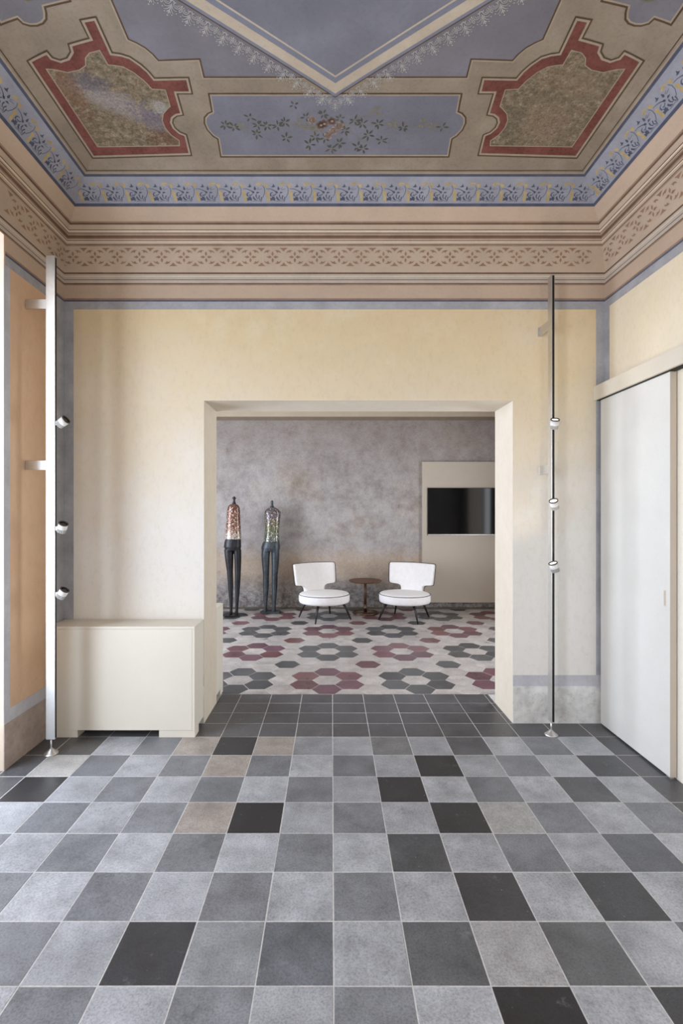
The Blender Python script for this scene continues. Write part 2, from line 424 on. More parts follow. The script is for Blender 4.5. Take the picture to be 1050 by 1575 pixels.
# ------------------------------------------------------------------ painted bands on the walls
def wpt(w, s, z, off):
    return {'back': (s, YB - off, z), 'left': (XL + off, s, z), 'right': (XR - off, s, z)}[w]
WALLS = {'back': wall_back, 'left': wall_left, 'right': wall_right}
def wband(name, w, s0, s1, z0, z1, mat, layer=1, thick=None):
    off = 0.0006 * layer if thick is None else thick
    pts = [wpt(w, s, z, off) for s, z in ((s0, z0), (s1, z0), (s1, z1), (s0, z1))]
    fs = [(0, 1, 2, 3)]
    back = [wpt(w, s, z, -0.001) for s, z in ((s0, z0), (s1, z0), (s1, z1), (s0, z1))]
    fs += [(0, 1, 5, 4), (1, 2, 6, 5), (2, 3, 7, 6), (3, 0, 4, 7)]
    me = mesh(name, pts + back, fs, weld=True)
    return link(name, me, mat, WALLS[w])
CORN = [('grey_border', 1.444, 1.4995, 'greyblue', 1), ('painted_line', 1.4995, 1.512, 'darkblue_line', 1), ('painted_line', 1.512, 1.524, 'brown_mid', 1),
        ('peach_band', 1.524, 1.620, 'peach', 1), ('painted_line', 1.616, 1.626, 'brown_mid', 2), ('painted_line', 1.625, 1.631, 'brown', 3),
        ('stone_band', 1.626, 1.70, 'stone', 2), ('painted_line', 1.653, 1.657, 'brown', 3), ('painted_line', 1.677, 1.681, 'highlight', 3), ('painted_line', 1.6955, 1.6995, 'brown', 3)]
SPANS = {'back': [(XL, XR)], 'right': [(YR, YB)], 'left': [(YR, YB)]}
for w, spans in SPANS.items():
    for (s0, s1) in spans:
        for nm, z0, z1, m, ly in CORN:
            if w == 'left' and z0 + H < WIN[2]:      # lower bands stop at the windows
                for a, b in ((WIN[1] + 0.012, YB), (W2[1], WIN[0]), (YR, W2[0])): wband(nm, w, a, b, H + z0, H + z1, M[m], ly)
            else: wband(nm, w, s0, s1, H + z0, H + z1, M[m], ly)
GT = H + 1.444
BW = 0.062
wband('grey_border', 'back', XL, XL + BW + 0.006, 0.34, GT, M['greyblue']); wband('grey_border', 'back', XR - BW, XR, 0.34, GT, M['greyblue'])
wband('grey_border', 'right', YB - BW, YB, 0.34, GT, M['greyblue']); wband('grey_border', 'left', YB - 0.165, YB, 0.34, GT, M['greyblue'])
wband('grey_border', 'left', WIN[1], WIN[1] + 0.056, 0.34, GT, M['lavender'])
wband('grey_border', 'left', WIN[0] - 0.056, WIN[0], 0.34, GT, M['lavender'])
wband('lavender_band', 'back', XL, OX0, 0.262, 0.343, M['lavender'], 2); wband('lavender_band', 'back', OX1 + 0.0005, XR, 0.262, 0.343, M['lavender'], 2)
wband('lavender_band', 'left', WIN[1], YB, 0.262, 0.343, M['lavender'], 2)
wband('dado', 'back', XL, OX0, 0, 0.265, M['dado'], thick=0.003); wband('dado', 'back', OX1 + 0.0005, XR, 0, 0.265, M['dado'], thick=0.003)
wband('dado', 'left', WIN[1], YB, 0, 0.265, M['dado_pink'], thick=0.003)
for a, b in ((W2[1], WIN[0]), (YR, W2[0])): wband('dado', 'left', a, b, 0, 0.265, M['dado_pink'], thick=0.003)
wband('dado', 'right', 2.86, YB, 0, 0.265, M['dado'], thick=0.003)

# ------------------------------------------------------------------ ceiling: coved vault
BASE = [(0, 1.70), (.033, 1.88), (.09, 2.0), (.15, 2.075), (.21, 2.14), (.27, 2.19), (.33, 2.22), (.387, 2.242), (.46, 2.262), (.55, 2.28), (.7, 2.293), (.9, 2.302), (1.2, 2.305)]
def refine(P):
    out = [P[0]]
    m = []
    for i in range(len(P)):
        a, b = P[max(i - 1, 0)], P[min(i + 1, len(P) - 1)]
        m.append((b[1] - a[1]) / (b[0] - a[0]))
    for i in range(1, len(P) - 1):
        (x0, y0), (x1, y1) = P[i], P[i + 1]; h = x1 - x0
        if i == 1: out.append(P[1])
        for t in (0.5, 1.0):
            h00, h10, h01, h11 = 2*t**3-3*t*t+1, t**3-2*t*t+t, -2*t**3+3*t*t, t**3-t*t
            out.append((x0 + t * h, h00 * y0 + h10 * h * m[i] * (1 if i > 1 else 0.55) + h01 * y1 + h11 * h * m[i + 1]))
    return out
PROF = refine(BASE)
def ZD(d):
    if d <= PROF[0][0]: return PROF[0][1]
    for (a, za), (b, zb) in zip(PROF, PROF[1:]):
        if d <= b: return za + (zb - za) * (d - a) / (b - a)
    return PROF[-1][1]
def slope_n(d):
    for (a, za), (b, zb) in zip(PROF, PROF[1:]):
        if d <= b:
            l = math.hypot(b - a, zb - za); return ((zb - za) / l, -(b - a) / l)
    return (0, -1)
def ring_quads(d0, d1, off):
    ds = [d0] + [p[0] for p in PROF if d0 + 1e-6 < p[0] < d1 - 1e-6] + [d1]
    V, F = [], []
    for a, b in zip(ds, ds[1:]):
        n = slope_n((a + b) / 2)
        k = len(V)
        for d in (a, b):
            dd, z = d + n[0] * off, H + ZD(d) + n[1] * off
            V += [(XL + dd, YR + dd, z), (XR - dd, YR + dd, z), (XR - dd, YB - dd, z), (XL + dd, YB - dd, z)]
        for j in range(4): F.append((k + j, k + (j + 1) % 4, k + 4 + (j + 1) % 4, k + 4 + j))
    return V, F
V, F = ring_quads(0, PROF[-1][0], 0)
k = len(V); F.append((k - 4, k - 3, k - 2, k - 1))
ceiling = link('ceiling', mesh('ceiling', V, F, weld=True), M['taupe'], kind='structure', label='frescoed coved ceiling with taupe, blue and red painted panels', cat='ceiling')
def ring(name, d0, d1, mat, layer=1):
    V, F = ring_quads(d0, d1, 0.0005 * layer)
    return link(name, mesh(name, V, F, weld=True), mat, ceiling)
ring('beige_cove_band', 0, .1, M['beige']); ring('peach_cove_band', .0974, .156, M['peach'])
for a, b, m, ly in ((.0945, .1, 'brown_mid', 2), (.0885, .0945, 'brown', 2), (.0733, .0756, 'brown', 2), (.0700, .0733, 'highlight', 2), (.0645, .0668, 'brown', 2),
                    (.0500, .0625, 'brown_mid', 2), (.0535, .0592, 'brown', 3), (.0450, .0470, 'brown', 2), (.0425, .0450, 'highlight', 2), (.0356, .0374, 'brown', 2), (.0325, .0356, 'brown_mid', 2), (.0, .0012, 'brown', 2)):
    ring('painted_line', a, b, M[m], ly)
ring('blue_frieze', .156, .2995, M['frieze']); ring('painted_line', .156, .168, M['frieze_dark'], 2); ring('painted_line', .2855, .2995, M['frieze_dark'], 2)
ring('painted_line', .2995, .309, M['taupe_light'], 2); ring('painted_line', .3165, .3215, M['taupe_line'], 2)

BR = [p[0] for p in PROF]
def decal(name, polys, mat, layer=1):
    """painted shapes given in the plan (p across from the centre line, e away from the back wall), folded onto the vault"""
    bm = bmesh.new()
    for poly in polys:
        vs = [bm.verts.new((p, e, 0)) for p, e in poly]
        for tri in tessellate_polygon([[Vector((p, e, 0)) for p, e in poly]]): bm.faces.new([vs[i] for i in tri])
    ps = [v.co.x for v in bm.verts]; es = [v.co.y for v in bm.verts]
    p0, p1, e0, e1 = min(ps), max(ps), min(es), max(es)
    cuts = []
    for d in BR:
        if e0 < d < e1: cuts.append(((0, d, 0), (0, 1, 0)))
        if e0 < L - d < e1: cuts.append(((0, L - d, 0), (0, 1, 0)))
        for s in (-1, 1):
            if p0 < s * (HW - d) < p1: cuts.append(((s * (HW - d), 0, 0), (1, 0, 0)))
    if e0 < 1.3 and max(abs(p0), abs(p1)) > 0.6:
        for s in (-1, 1): cuts.append(((s * HW, 0, 0), (1, s, 0)))
    if e1 > L - 1.3 and max(abs(p0), abs(p1)) > 0.6:
        for s in (-1, 1): cuts.append(((s * HW, L, 0), (1, -s, 0)))
    for co, no in cuts:
        bmesh.ops.bisect_plane(bm, geom=bm.verts[:] + bm.edges[:] + bm.faces[:], plane_co=co, plane_no=Vector(no).normalized(), dist=1e-6)
    for v in bm.verts:
        p, e = v.co.x, v.co.y
        d = min(HW - abs(p), e, L - e)
        v.co = (XC + p, YB - e, H + ZD(d) - 0.0006 * layer)
    for f in bm.faces:
        if f.normal.z > 0: f.normal_flip()
    me = bpy.data.meshes.new(name); bm.to_mesh(me); bm.free()
    return link(name, me, mat, ceiling)

def offset_poly(P, d):
    """mitred inset of a closed outline (positive = inwards)"""
    n = len(P)
    A = sum(P[i][0] * P[(i + 1) % n][1] - P[(i + 1) % n][0] * P[i][1] for i in range(n))
    s = 1 if A > 0 else -1
    out = []
    for i in range(n):
        a, b, c = Vector(P[i - 1]), Vector(P[i]), Vector(P[(i + 1) % n])
        t1, t2 = (b - a).normalized(), (c - b).normalized()
        n1, n2 = Vector((-t1.y, t1.x)) * s, Vector((-t2.y, t2.x)) * s
        m = n1 + n2
        if m.length < 1e-4: m = n1
        m = m.normalized(); k = d / max(0.5, m.dot(n1))
        out.append((b.x + m.x * k, b.y + m.y * k))
    return out
def band_quads(A, B):
    n = len(A)
    return [[A[i], A[(i + 1) % n], B[(i + 1) % n], B[i]] for i in range(n)]
def outline(name, P, d0, d1, mat, layer): return decal(name, band_quads(offset_poly(P, d0), offset_poly(P, d1)), mat, layer)
def stroke(path, w0, w1=None, n=None):
    w1 = w0 if w1 is None else w1
    P = [Vector(p) for p in path]; m = len(P); l, r = [], []
    for i in range(m):
        t = (P[min(i + 1, m - 1)] - P[max(i - 1, 0)]).normalized(); nn = Vector((-t.y, t.x))
        w = (w0 + (w1 - w0) * i / (m - 1)) / 2
        l.append(P[i] + nn * w); r.append(P[i] - nn * w)
    return [[tuple(l[i]), tuple(l[i + 1]), tuple(r[i + 1]), tuple(r[i])] for i in range(m - 1)]
def arc(cx, cy, r, a0, a1, n=8, ry=None):
    ry = r if ry is None else ry
    return [(cx + r * math.cos(math.radians(a0 + (a1 - a0) * i / n)), cy + ry * math.sin(math.radians(a0 + (a1 - a0) * i / n))) for i in range(n + 1)]
def lens(a, b, w):
    a, b = Vector(a), Vector(b); t = b - a; nn = Vector((-t.y, t.x)).normalized() * w / 2
    return [tuple(a), tuple(a + t * 0.3 + nn * 0.85), tuple(a + t * 0.6 + nn), tuple(b), tuple(a + t * 0.6 - nn), tuple(a + t * 0.3 - nn * 0.85)]
def disc(c, r, n=8): return [(c[0] + r * math.cos(2 * PI * i / n), c[1] + r * math.sin(2 * PI * i / n)) for i in range(n)]
def mir(P): return [(-x, y) for x, y in P]

# --- central star field and the blue spandrels round it
half = [(.69, .916), (.685, 1.02), (.90, 1.012)] + [(.915, 1.045), (.94, 1.08), (.975, 1.108), (1.004, 1.125)]
spandrel = half + [(x, L - y) for x, y in reversed(half)] + [(-x, L - y) for x, y in half] + [(-x, y) for x, y in reversed(half)]
outline('painted_line', spandrel, -0.016, -0.008, M['taupe_light'], 1)
decal('blue_spandrel', [spandrel], M['mauve'], 1)
outline('painted_line', spandrel, -0.008, 0.0, M['taupe_line'], 2)
def star(e0):
    w = 1.02 - (e0 - .79) * 1.1; k = .7286
    return [(0, e0), (w, e0 + k * w), (w, L - e0 - k * w), (0, L - e0), (-w, L - e0 - k * w), (-w, e0 + k * w)]
for nm, e0, m, ly in (('painted_line', .787, 'taupe_line', 3), ('star_band', .795, 'bandblue', 4), ('star_cream_band', .815, 'cream_band', 5), ('star_band', .879, 'bandblue', 6),
                      ('painted_line', .914, 'cream_band', 7), ('star_field', .926, 'skyblue', 8)):
    decal(nm, [star(e0)], M[m], ly)

# --- lace along the star's edge
def lace_motif():
    R = []
    for sx in (1, -1):
        f = (lambda P: P) if sx == 1 else (lambda P: [(1 - x, y) for x, y in P])
        R += stroke(f(arc(.24, .27, .17, -60, 230, 9)), .036)
        R += stroke(f(arc(.24, .27, .075, 0, 250, 6)), .034)
        R += stroke(f([(.02, .1), (.0, .3), (.06, .46), (.0, .56)]), .034)
        R += stroke(f([(.47, .40), (.36, .56), (.22, .62), (.14, .56)]), .042, .02)
        R += stroke(f([(.48, .48), (.40, .68), (.30, .80), (.22, .80)]), .046, .02)
        R.append(disc(f([(.30, .92)])[0], .035, 6)); R.append(disc(f([(.12, .72)])[0], .035, 6))
        R.append(lens(*f([(.49, .08), (.40, .22)]), .06))
    R += stroke([(.5, .30), (.5, .62), (.5, .95)], .036, .05)
    R.append(lens((.5, .72), (.38, .92), .055)); R.append(lens((.5, .72), (.62, .92), .055))
    R.append(disc((.5, 1.06), .04, 6))
    return R
LM = lace_motif(); polys = []
tip = Vector((0, .787)); W = 1.02
for s in (-1, 1):
    dr = Vector((s, .7286)).normalized(); nn = Vector((s * dr.y, -s * dr.x)) if s == 1 else Vector((-dr.y, dr.x))
    if nn.y > 0: nn = -nn
    n = 15; per = 0.0845
    for i in range(n):
        for P in LM:
            polys.append([tuple(tip + dr * ((x + i + .12) * per) + nn * (0.004 + y * 0.084)) for x, y in P])
for P in LM:    # the tassel below the tip
    polys.append([(.07 * (x - .5), .782 - .072 * y) for x, y in P])
decal('lace_ornament', polys, M['lace'], 4)

# --- panel of flowers on the back side, its plain fellows on the other sides
fh = [(.69, .808), (.70, .695), (.727, .683), (.753, .657), (.763, .62), (.757, .578), (.735, .538), (.708, .517), (.715, .406)]
floral = fh + [(-x, y) for x, y in reversed(fh)]
decal('flower_panel', [floral], M['skyblue'], 2)
outline('painted_line', floral, -0.009, 0.0, M['taupe_line'], 3); outline('painted_line', floral, 0.0, 0.008, M['taupe_light'], 3)
sp_ = [(.39, 1.262), (.47, 1.268), (.479, 1.241), (.503, 1.226), (.53, 1.222), (.558, 1.227), (.582, 1.243), (.597, 1.27), (.606, 1.297), (.73, 1.315)]
for s in (-1, 1):
    P = [(s * (HW - c), e) for c, e in sp_] + [(s * (HW - c), L - e) for c, e in reversed(sp_)]
    decal('side_panel', [P], M['mauve'], 2)
    outline('painted_line', P, -0.009, 0.0, M['taupe_line'], 3); outline('painted_line', P, 0.0, 0.008, M['taupe_light'], 3)
    rr = random.Random(3)
    for cl in ((.55, 1.33), (.52, 1.40), (.55, 1.5)):
        ps = []
        for q in range(6):
            a = rr.uniform(0, 2 * PI); l = rr.uniform(.02, .035)
            c = (s * (HW - cl[0]), cl[1]); ps.append(lens(c, (c[0] + l * math.cos(a), c[1] + l * math.sin(a)), .010))
        decal('leaf_spray', ps, M['leaf_pale'], 4)
CL = [(-.648, .609), (-.597, .596), (-.55, .6), (-.494, .661), (-.453, .609), (-.403, .605), (-.338, .605), (-.294, .627), (-.231, .742), (-.296, .522), (-.469, .55), (-.21, .618), (-.154, .596), (-.118, .53), (-.059, .522), (-.155, .48), (-.023, .454), (.029, .488), (.234, .699), (.253, .618), (.344, .618), (.406, .591), (.517, .618), (.578, .6), (.636, .596), (.201, .542), (.283, .505), (.142, .467), (.175, .454), (.161, .618), (.114, .64), (.059, .573), (-.17, .661), (-.068, .683), (.03, .653), (-.096, .587)]
rr = random.Random(11)
for i, c in enumerate(CL):
    ps = []; n = 4 if i in (3, 8, 24) else rr.choice((5, 6, 6))
    a0 = rr.uniform(0, 6.28); core = abs(c[0]) < .2
    for q in range(n):
        a = a0 + q * 2 * PI / n + rr.uniform(-.35, .35); l = rr.uniform(.030, .046)
        st = (c[0] + .006 * math.cos(a), c[1] + .006 * math.sin(a))
        ps.append(lens(st, (c[0] + l * math.cos(a), c[1] + l * math.sin(a)), rr.uniform(.010, .014)))
    decal('leaf_spray', ps, M['leaf_pale'] if rr.random() < .25 else M['leaf'], 4)
for i, c in enumerate([(-.133, .644), (-.019, .636), (-.065, .618), (-.007, .573), (-.039, .542), (-.084, .609), (.027, .605)]):
    ps = [disc(c, .020, 9)] + [disc((c[0] + .018 * math.cos(a), c[1] + .018 * math.sin(a)), .011, 7) for a in (0.4, 1.7, 2.9, 4.1, 5.3)]
    decal('rose', ps, M['rose_dark'] if i in (1, 2, 5) else M['rose'], 5)
    decal('rose', [disc((c[0] + .003, c[1]), .008, 7)], M['rose'] if i in (1, 2, 5) else M['rose_dark'], 6)
stems = [[(-.66, .607), (-.5, .60), (-.3, .615), (-.1, .60)], [(-.02, .6), (.15, .61), (.35, .612), (.65, .597)], [(0, .6), (-.05, .52), (-.02, .45)], [(.05, .6), (.18, .5), (.17, .45)], [(.02, .6), (.15, .66), (.24, .70)], [(-.12, .6), (-.14, .5)]]
decal('flower_stem', [q for p in stems for q in stroke(p, .0035)], M['leaf_pale'], 3)

# --- corner panels: red frame with tabs, decayed fresco inside
CO = [(.389, .389), (1.027, .406), (1.035, .545), (1.0, .563), (.98, .592), (.977, .622), (.99, .648), (1.015, .665), (1.055, .672), (1.062, .808), (1.145, .808), (1.153, .915), (.97, .911),
      (.955, .95), (.93, .99), (.89, 1.035), (.848, 1.053), (.813, 1.06), (.817, 1.24), (.73, 1.23), (.728, 1.14), (.617, 1.118), (.607, 1.078), (.575, 1.05), (.54, 1.043), (.515, 1.06), (.508, 1.10), (.39, 1.075)]
CI = [(.462, .468), (.965, .475), (.972, .505), (.935, .54), (.915, .59), (.915, .64), (.935, .685), (.975, .722), (.992, .735), (.998, .835), (.93, .84),
      (.905, .89), (.87, .94), (.83, .975), (.79, .985), (.757, .99), (.752, 1.07), (.70, 1.06), (.668, 1.035), (.65, .995), (.605, .972), (.54, .965), (.485, .995), (.455, 1.005)]
def wx(s, c): return XC + s * (HW - c)
fres = {-1: fresco_mat('fresco_with_pale_figure', [(wx(-1, .70), YB - .76, .30, .085, 0.62, (150, 140, 138), .75), (wx(-1, .86), YB - .66, .13, .09, 0.9, (112, 104, 112), .8),
                                              (wx(-1, .62), YB - .90, .13, .07, 0.3, (98, 94, 100), .7), (wx(-1, .93), YB - .73, .06, .05, 0.2, (160, 156, 150), .7),
                                              (wx(-1, .50), YB - .85, .07, .20, 0.0, (120, 88, 66), .6), (wx(-1, .93), YB - .52, .16, .06, 0.0, (104, 72, 54), .6)]),
        1: fresco_mat('flaking_olive_fresco', [(wx(1, .7), YB - .62, .22, .14, 0.5, (142, 122, 104), .5), (wx(1, .9), YB - .62, .10, .2, 0, (104, 98, 84), .55), (wx(1, .62), YB - .88, .16, .09, .4, (134, 116, 96), .5)])}
for s in (-1, 1):
    for rear in (False, True):
        f = lambda P: [(s * (HW - c), (L - e) if rear else e) for c, e in P]
        nm = 'corner_panel'
        decal(nm, [offset_poly(f(CO), 0.019)], M['red'], 2)
        outline('painted_line', f(CO), 0.0, 0.008, M['taupe_line'], 3); outline('painted_line', f(CO), 0.008, 0.019, M['taupe_light'], 3)
        decal('fresco', [f(CI)], fres[s], 3)
        outline('painted_line', f(CI), -0.005, 0.0, M['taupe_light'], 4)

# --- stencilled acanthus on the blue frieze
def px(P): return [((x - 10) / 210.0, (262 - y) / 170.0) for x, y in P]
ACA = [px([(45, 255), (44, 228), (60, 232), (58, 212), (72, 222), (80, 212), (84, 232), (94, 236), (84, 244), (90, 258), (68, 250)])]
for p, w0, w1 in (([(52, 216), (48, 198), (56, 186), (72, 182)], .06, .03), ([(66, 206), (78, 208), (92, 202), (98, 192)], .05, .03), ([(15, 148), (50, 150), (85, 165), (105, 182)], .02, .05),
                  ([(140, 152), (160, 138)], .02, .015), ([(145, 160), (185, 148)], .02, .015), ([(130, 200), (128, 220), (142, 240)], .055, .03), ([(160, 208), (150, 232), (166, 252)], .05, .03),
                  ([(176, 222), (172, 260)], .05, .02), ([(95, 257), (150, 254), (170, 262)], .022, .015)):
    ACA += stroke(px(p), w0, w1)
ACA += stroke(px([(196, 122), (210, 150), (206, 190), (186, 228)]), .018, .022)
ACA += [px(P) for P in ([(58, 132), (74, 122), (80, 100), (88, 122), (98, 130), (78, 136)], [(113, 156), (117, 134), (122, 125), (135, 148), (126, 163)], [(92, 180), (104, 168), (118, 180), (108, 194)],
                        [(128, 192), (140, 174), (164, 182), (146, 190)], [(95, 226), (106, 214), (116, 234), (134, 250), (108, 248)])]
OCH = [px(P) for P in ([(2, 175), (26, 166), (40, 186), (30, 205), (42, 232), (38, 260), (22, 264), (12, 236), (16, 210)], [(132, 108), (160, 88), (200, 96), (190, 108), (162, 104), (142, 122)],
                       [(200, 100), (236, 108), (240, 128), (222, 142), (210, 126)], [(150, 120), (168, 112), (178, 118), (160, 126)])]
PER = 0.157
def fr(w, i, P):
    out = []
    for u, v in P:
        s, d = (i + u) * PER, .176 + v * .080
        if w == 'back': out.append((-1.715 + s, d))
        elif w == 'left': out.append((-(HW - d), 0.262 + 26 * PER - s))
        else: out.append((HW - d, 0.255 + s))
    return out
for w, n0, n1 in (('back', 0, 22), ('left', 14, 26), ('right', 0, 12)):
    for i in range(n0, n1):
        decal('acanthus_motif', [fr(w, i, P) for P in ACA], M['frieze_dark'], 4)
        decal('ochre_motif', [fr(w, i, P) for P in OCH], M['ochre'], 3)

# --- stencilled rosettes on the cove
def q4(P): return [P, mir(P), [(x, -y) for x, y in P], [(-x, -y) for x, y in P]]
def q2(P): return [P, [(x, -y) for x, y in P]]
ROS = q2([(-153, 90), (-69, 90), (-93, 74), (-111, 54), (-129, 74)]) + q4([(-88, 36), (-74, 58), (-50, 69), (-20, 66), (-38, 56), (-46, 40), (-62, 50)]) + q2([(0, 56), (13, 31), (0, 8), (-13, 31)])
ROS += [[(8, 0), (28, 14), (62, 0), (28, -14)], [(-8, 0), (-28, 14), (-62, 0), (-28, -14)]]
def cove_pt(w, s, d):
    n = slope_n(d); dd, z = d + n[0] * .002, H + ZD(d) + n[1] * .002
    return {'back': (s, YB - dd, z), 'left': (XL + dd, s, z), 'right': (XR - dd, s, z)}[w]
for w, s0, n in (('back', XL + .075, 24), ('right', YB - .09, 12), ('left', YB - .09, 4)):
    for i in range(n):
        V, F = [], []
        for P in ROS:
            k = len(V)
            for x, y in P:
                s = s0 + (i * PER if w == 'back' else -i * PER) + x / 222 * PER
                V.append(cove_pt(w, s, .0196 + y / 90 * .0108))
            F.append(tuple(range(k, len(V))))
        link('rosette_motif', mesh('rosette_motif', V, F), M['ornament'], ceiling)

# ------------------------------------------------------------------ floors
def tile_mesh(name, P, gap=0.0016, bev=0.0016, depth=0.006):
    P = offset_poly(P, gap); Q = offset_poly(P, bev); n = len(P)
    V = [(x, y, 0) for x, y in Q] + [(x, y, -bev * .8) for x, y in P] + [(x, y, -depth) for x, y in P]
    F = [tuple(range(n))]
    for j in range(n):
        k = (j + 1) % n
        F += [(n + j, n + k, k, j), (2 * n + j, 2 * n + k, n + k, n + j)]
    return V, F
TM = {}
def put_tile(x0, x1, y0, y1, rgb, parent, mat, rot=True):
    key = (round(x1 - x0, 4), round(y1 - y0, 4), mat.name)
    if key not in TM:
        w, h = (x1 - x0) / 2, (y1 - y0) / 2
        TM[key] = mesh('tile', *tile_mesh('tile', [(-w, -h), (w, -h), (w, h), (-w, h)])); TM[key].materials.append(mat)
    o = link('tile', TM[key], None, parent)
    o.location = ((x0 + x1) / 2, (y0 + y1) / 2, random.uniform(-.0004, .0004))
    if rot: o.rotation_euler = (random.uniform(-.0016, .0016), random.uniform(-.0016, .0016), random.uniform(-.003, .003))
    o.color = (*rgb, 1)
    return o
floor = box('floor', XL - 0.45, XR + 0.35, YR - 0.35, YB + WT + 0.18, -0.06, -0.0009, M['grout'], kind='structure', label='checkerboard floor of grey cement tiles in the front room', cat='floor')
GX, GY, TS = 0.006, 3.328, 0.25
rt = random.Random(21)
LIGHT, DARK, BLACK, MID, TAN = srgb(165, 167, 172), srgb(123, 125, 130), srgb(56, 56, 58), srgb(139, 141, 145), srgb(160, 151, 144)
OVER = {(0, -3): BLACK, (0, -2): TAN, (0, -4): TAN, (0, -1): MID, (0, 1): srgb(120, 120, 122), (1, 2): BLACK, (1, -3): TAN, (2, 1): BLACK, (2, -7): BLACK, (3, -2): srgb(44, 44, 47), (3, 2): BLACK, (3, -3): TAN,
        (3, 3): srgb(164, 163, 163), (4, 1): srgb(82, 83, 86), (5, 2): srgb(64, 64, 67), (5, 4): srgb(70, 70, 73), (5, -2): srgb(126, 127, 132), (6, -3): srgb(58, 58, 62), (6, -2): MID, (6, 1): srgb(96, 97, 100), (6, 3): srgb(100, 101, 103),
        (7, 2): srgb(38, 38, 41), (7, 4): srgb(64, 64, 67), (1, 6): srgb(84, 85, 88), (4, 5): srgb(100, 102, 108), (6, 2): srgb(162, 161, 162), (6, -4): srgb(162, 164, 169), (1, -7): srgb(168, 165, 162), (5, 3): srgb(163, 165, 169), (0, 3): srgb(98, 98, 101), (2, 5): srgb(96, 96, 99), (6, -1): srgb(104, 107, 113), (0, -7): srgb(92, 91, 90)}
def tone(c, r=rt, k=.12):
    f = 1 + r.uniform(-k, k); return tuple(v * f for v in c)
for r in range(8):
    y1 = GY - r * TS; y0 = y1 - TS
    for c in range(-8, 8):
        x0, x1 = GX + c * TS, GX + (c + 1) * TS
        if c == -8: x0 = XL
        if c == 7: x1 = XR
        if c in (-8, 7): rgb = tone(srgb(88, 88, 91))
        else: rgb = OVER.get((r, c)) or tone(LIGHT if (r + c) % 2 == 0 else DARK)
        put_tile(x0, x1, y0, y1, rgb, floor, M['tile'])
for c in range(-8, 8):          # dark border along the back wall
    x0, x1 = max(XL, GX + c * TS), min(XR, GX + (c + 1) * TS)
    put_tile(x0, x1, GY, YB, tone(srgb(90, 90, 92)), floor, M['tile'])
for y0, y1 in ((YB, 3.726), (3.726, 3.915), (3.915, 4.105)):     # threshold
    for c in range(-4, 6):
        x0, x1 = max(OX0, GX + c * TS), min(OX1, GX + (c + 1) * TS)
        if x1 - x0 > .02: put_tile(x0, x1, y0, y1, tone(srgb(84, 84, 87)), floor, M['tile'])
def stuff_tiles(name, items, mats, parent):
    V, F, MI = [], [], []
    for P, mi in items:
        k = len(V); v, f = tile_mesh('t', P); V += v; F += [tuple(i + k for i in q) for q in f]; MI += [mi] * len(f)
    me = mesh(name, V, F)
    for m in mats: me.materials.append(m)
    for p, mi in zip(me.polygons, MI): p.material_index = mi
    return link(name, me, None, parent, kind='stuff')
def fixed_tile(name, rgb): return paint(name, rgb, 0.25, 7, rough=0.42, wear=0.1, spec=0.5, fine=110)
items = []
for r in range(8, 24):
    y1 = GY - r * TS; y0 = max(y1 - TS, YR)
    if y1 - y0 < .02: break
    for c in range(-8, 8):
        x0, x1 = max(XL, GX + c * TS), min(XR, GX + (c + 1) * TS)
        items.append(([(x0, y0), (x1, y0), (x1, y1), (x0, y1)], 1 if c in (-8, 7) or (r + c) % 2 else 0))
for c in range(-13, 12):
    x0, x1 = GX + c * TS, GX + (c + 1) * TS
    if x1 <= OX0 + .01 or x0 >= OX1 - .01:
        x0, x1 = max(x0, FX0), min(x1, FX1)
        items.append(([(x0, FY0), (x1, FY0), (x1, 4.105), (x0, 4.105)], 1))
for y0, y1 in ((WIN[0], WIN[1]), W2):
    items.append(([(XL - .4, y0), (XL, y0), (XL, y1), (XL - .4, y1)], 1))
stuff_tiles('tile_field', items, [fixed_tile('pale_tile', (182, 179, 177)), fixed_tile('dark_tile', (108, 109, 113))], floor)

floor2 = box('floor_next_room', FX0 - .3, FX1 + .3, FY0 + 0.18, FY1 + .3, -0.06, -0.0009, M['grout_hex'], kind='structure', label='hexagon tile floor with red and grey flower rosettes', cat='floor')
S = 0.1325; HX, HY = -0.041, 4.451; R3 = math.sqrt(3)
def clip(P, axis, lim, keep_gt):
    out = []
    for i in range(len(P)):
        a, b = P[i - 1], P[i]
        ia = (a[axis] > lim) == keep_gt; ib = (b[axis] > lim) == keep_gt
        if ia != ib:
            t = (lim - a[axis]) / (b[axis] - a[axis]); out.append((a[0] + t * (b[0] - a[0]), a[1] + t * (b[1] - a[1])))
        if ib: out.append(b)
    return out
PALE, HRED, HGREY = srgb(180, 174, 171), srgb(110, 77, 83), srgb(80, 81, 83)
rh = random.Random(5)
hexm = mesh('tile', *tile_mesh('tile', [(S * math.cos(PI / 3 * k), S * math.sin(PI / 3 * k)) for k in range(6)], gap=0.0021)); hexm.materials.append(M['hex'])
rest = []
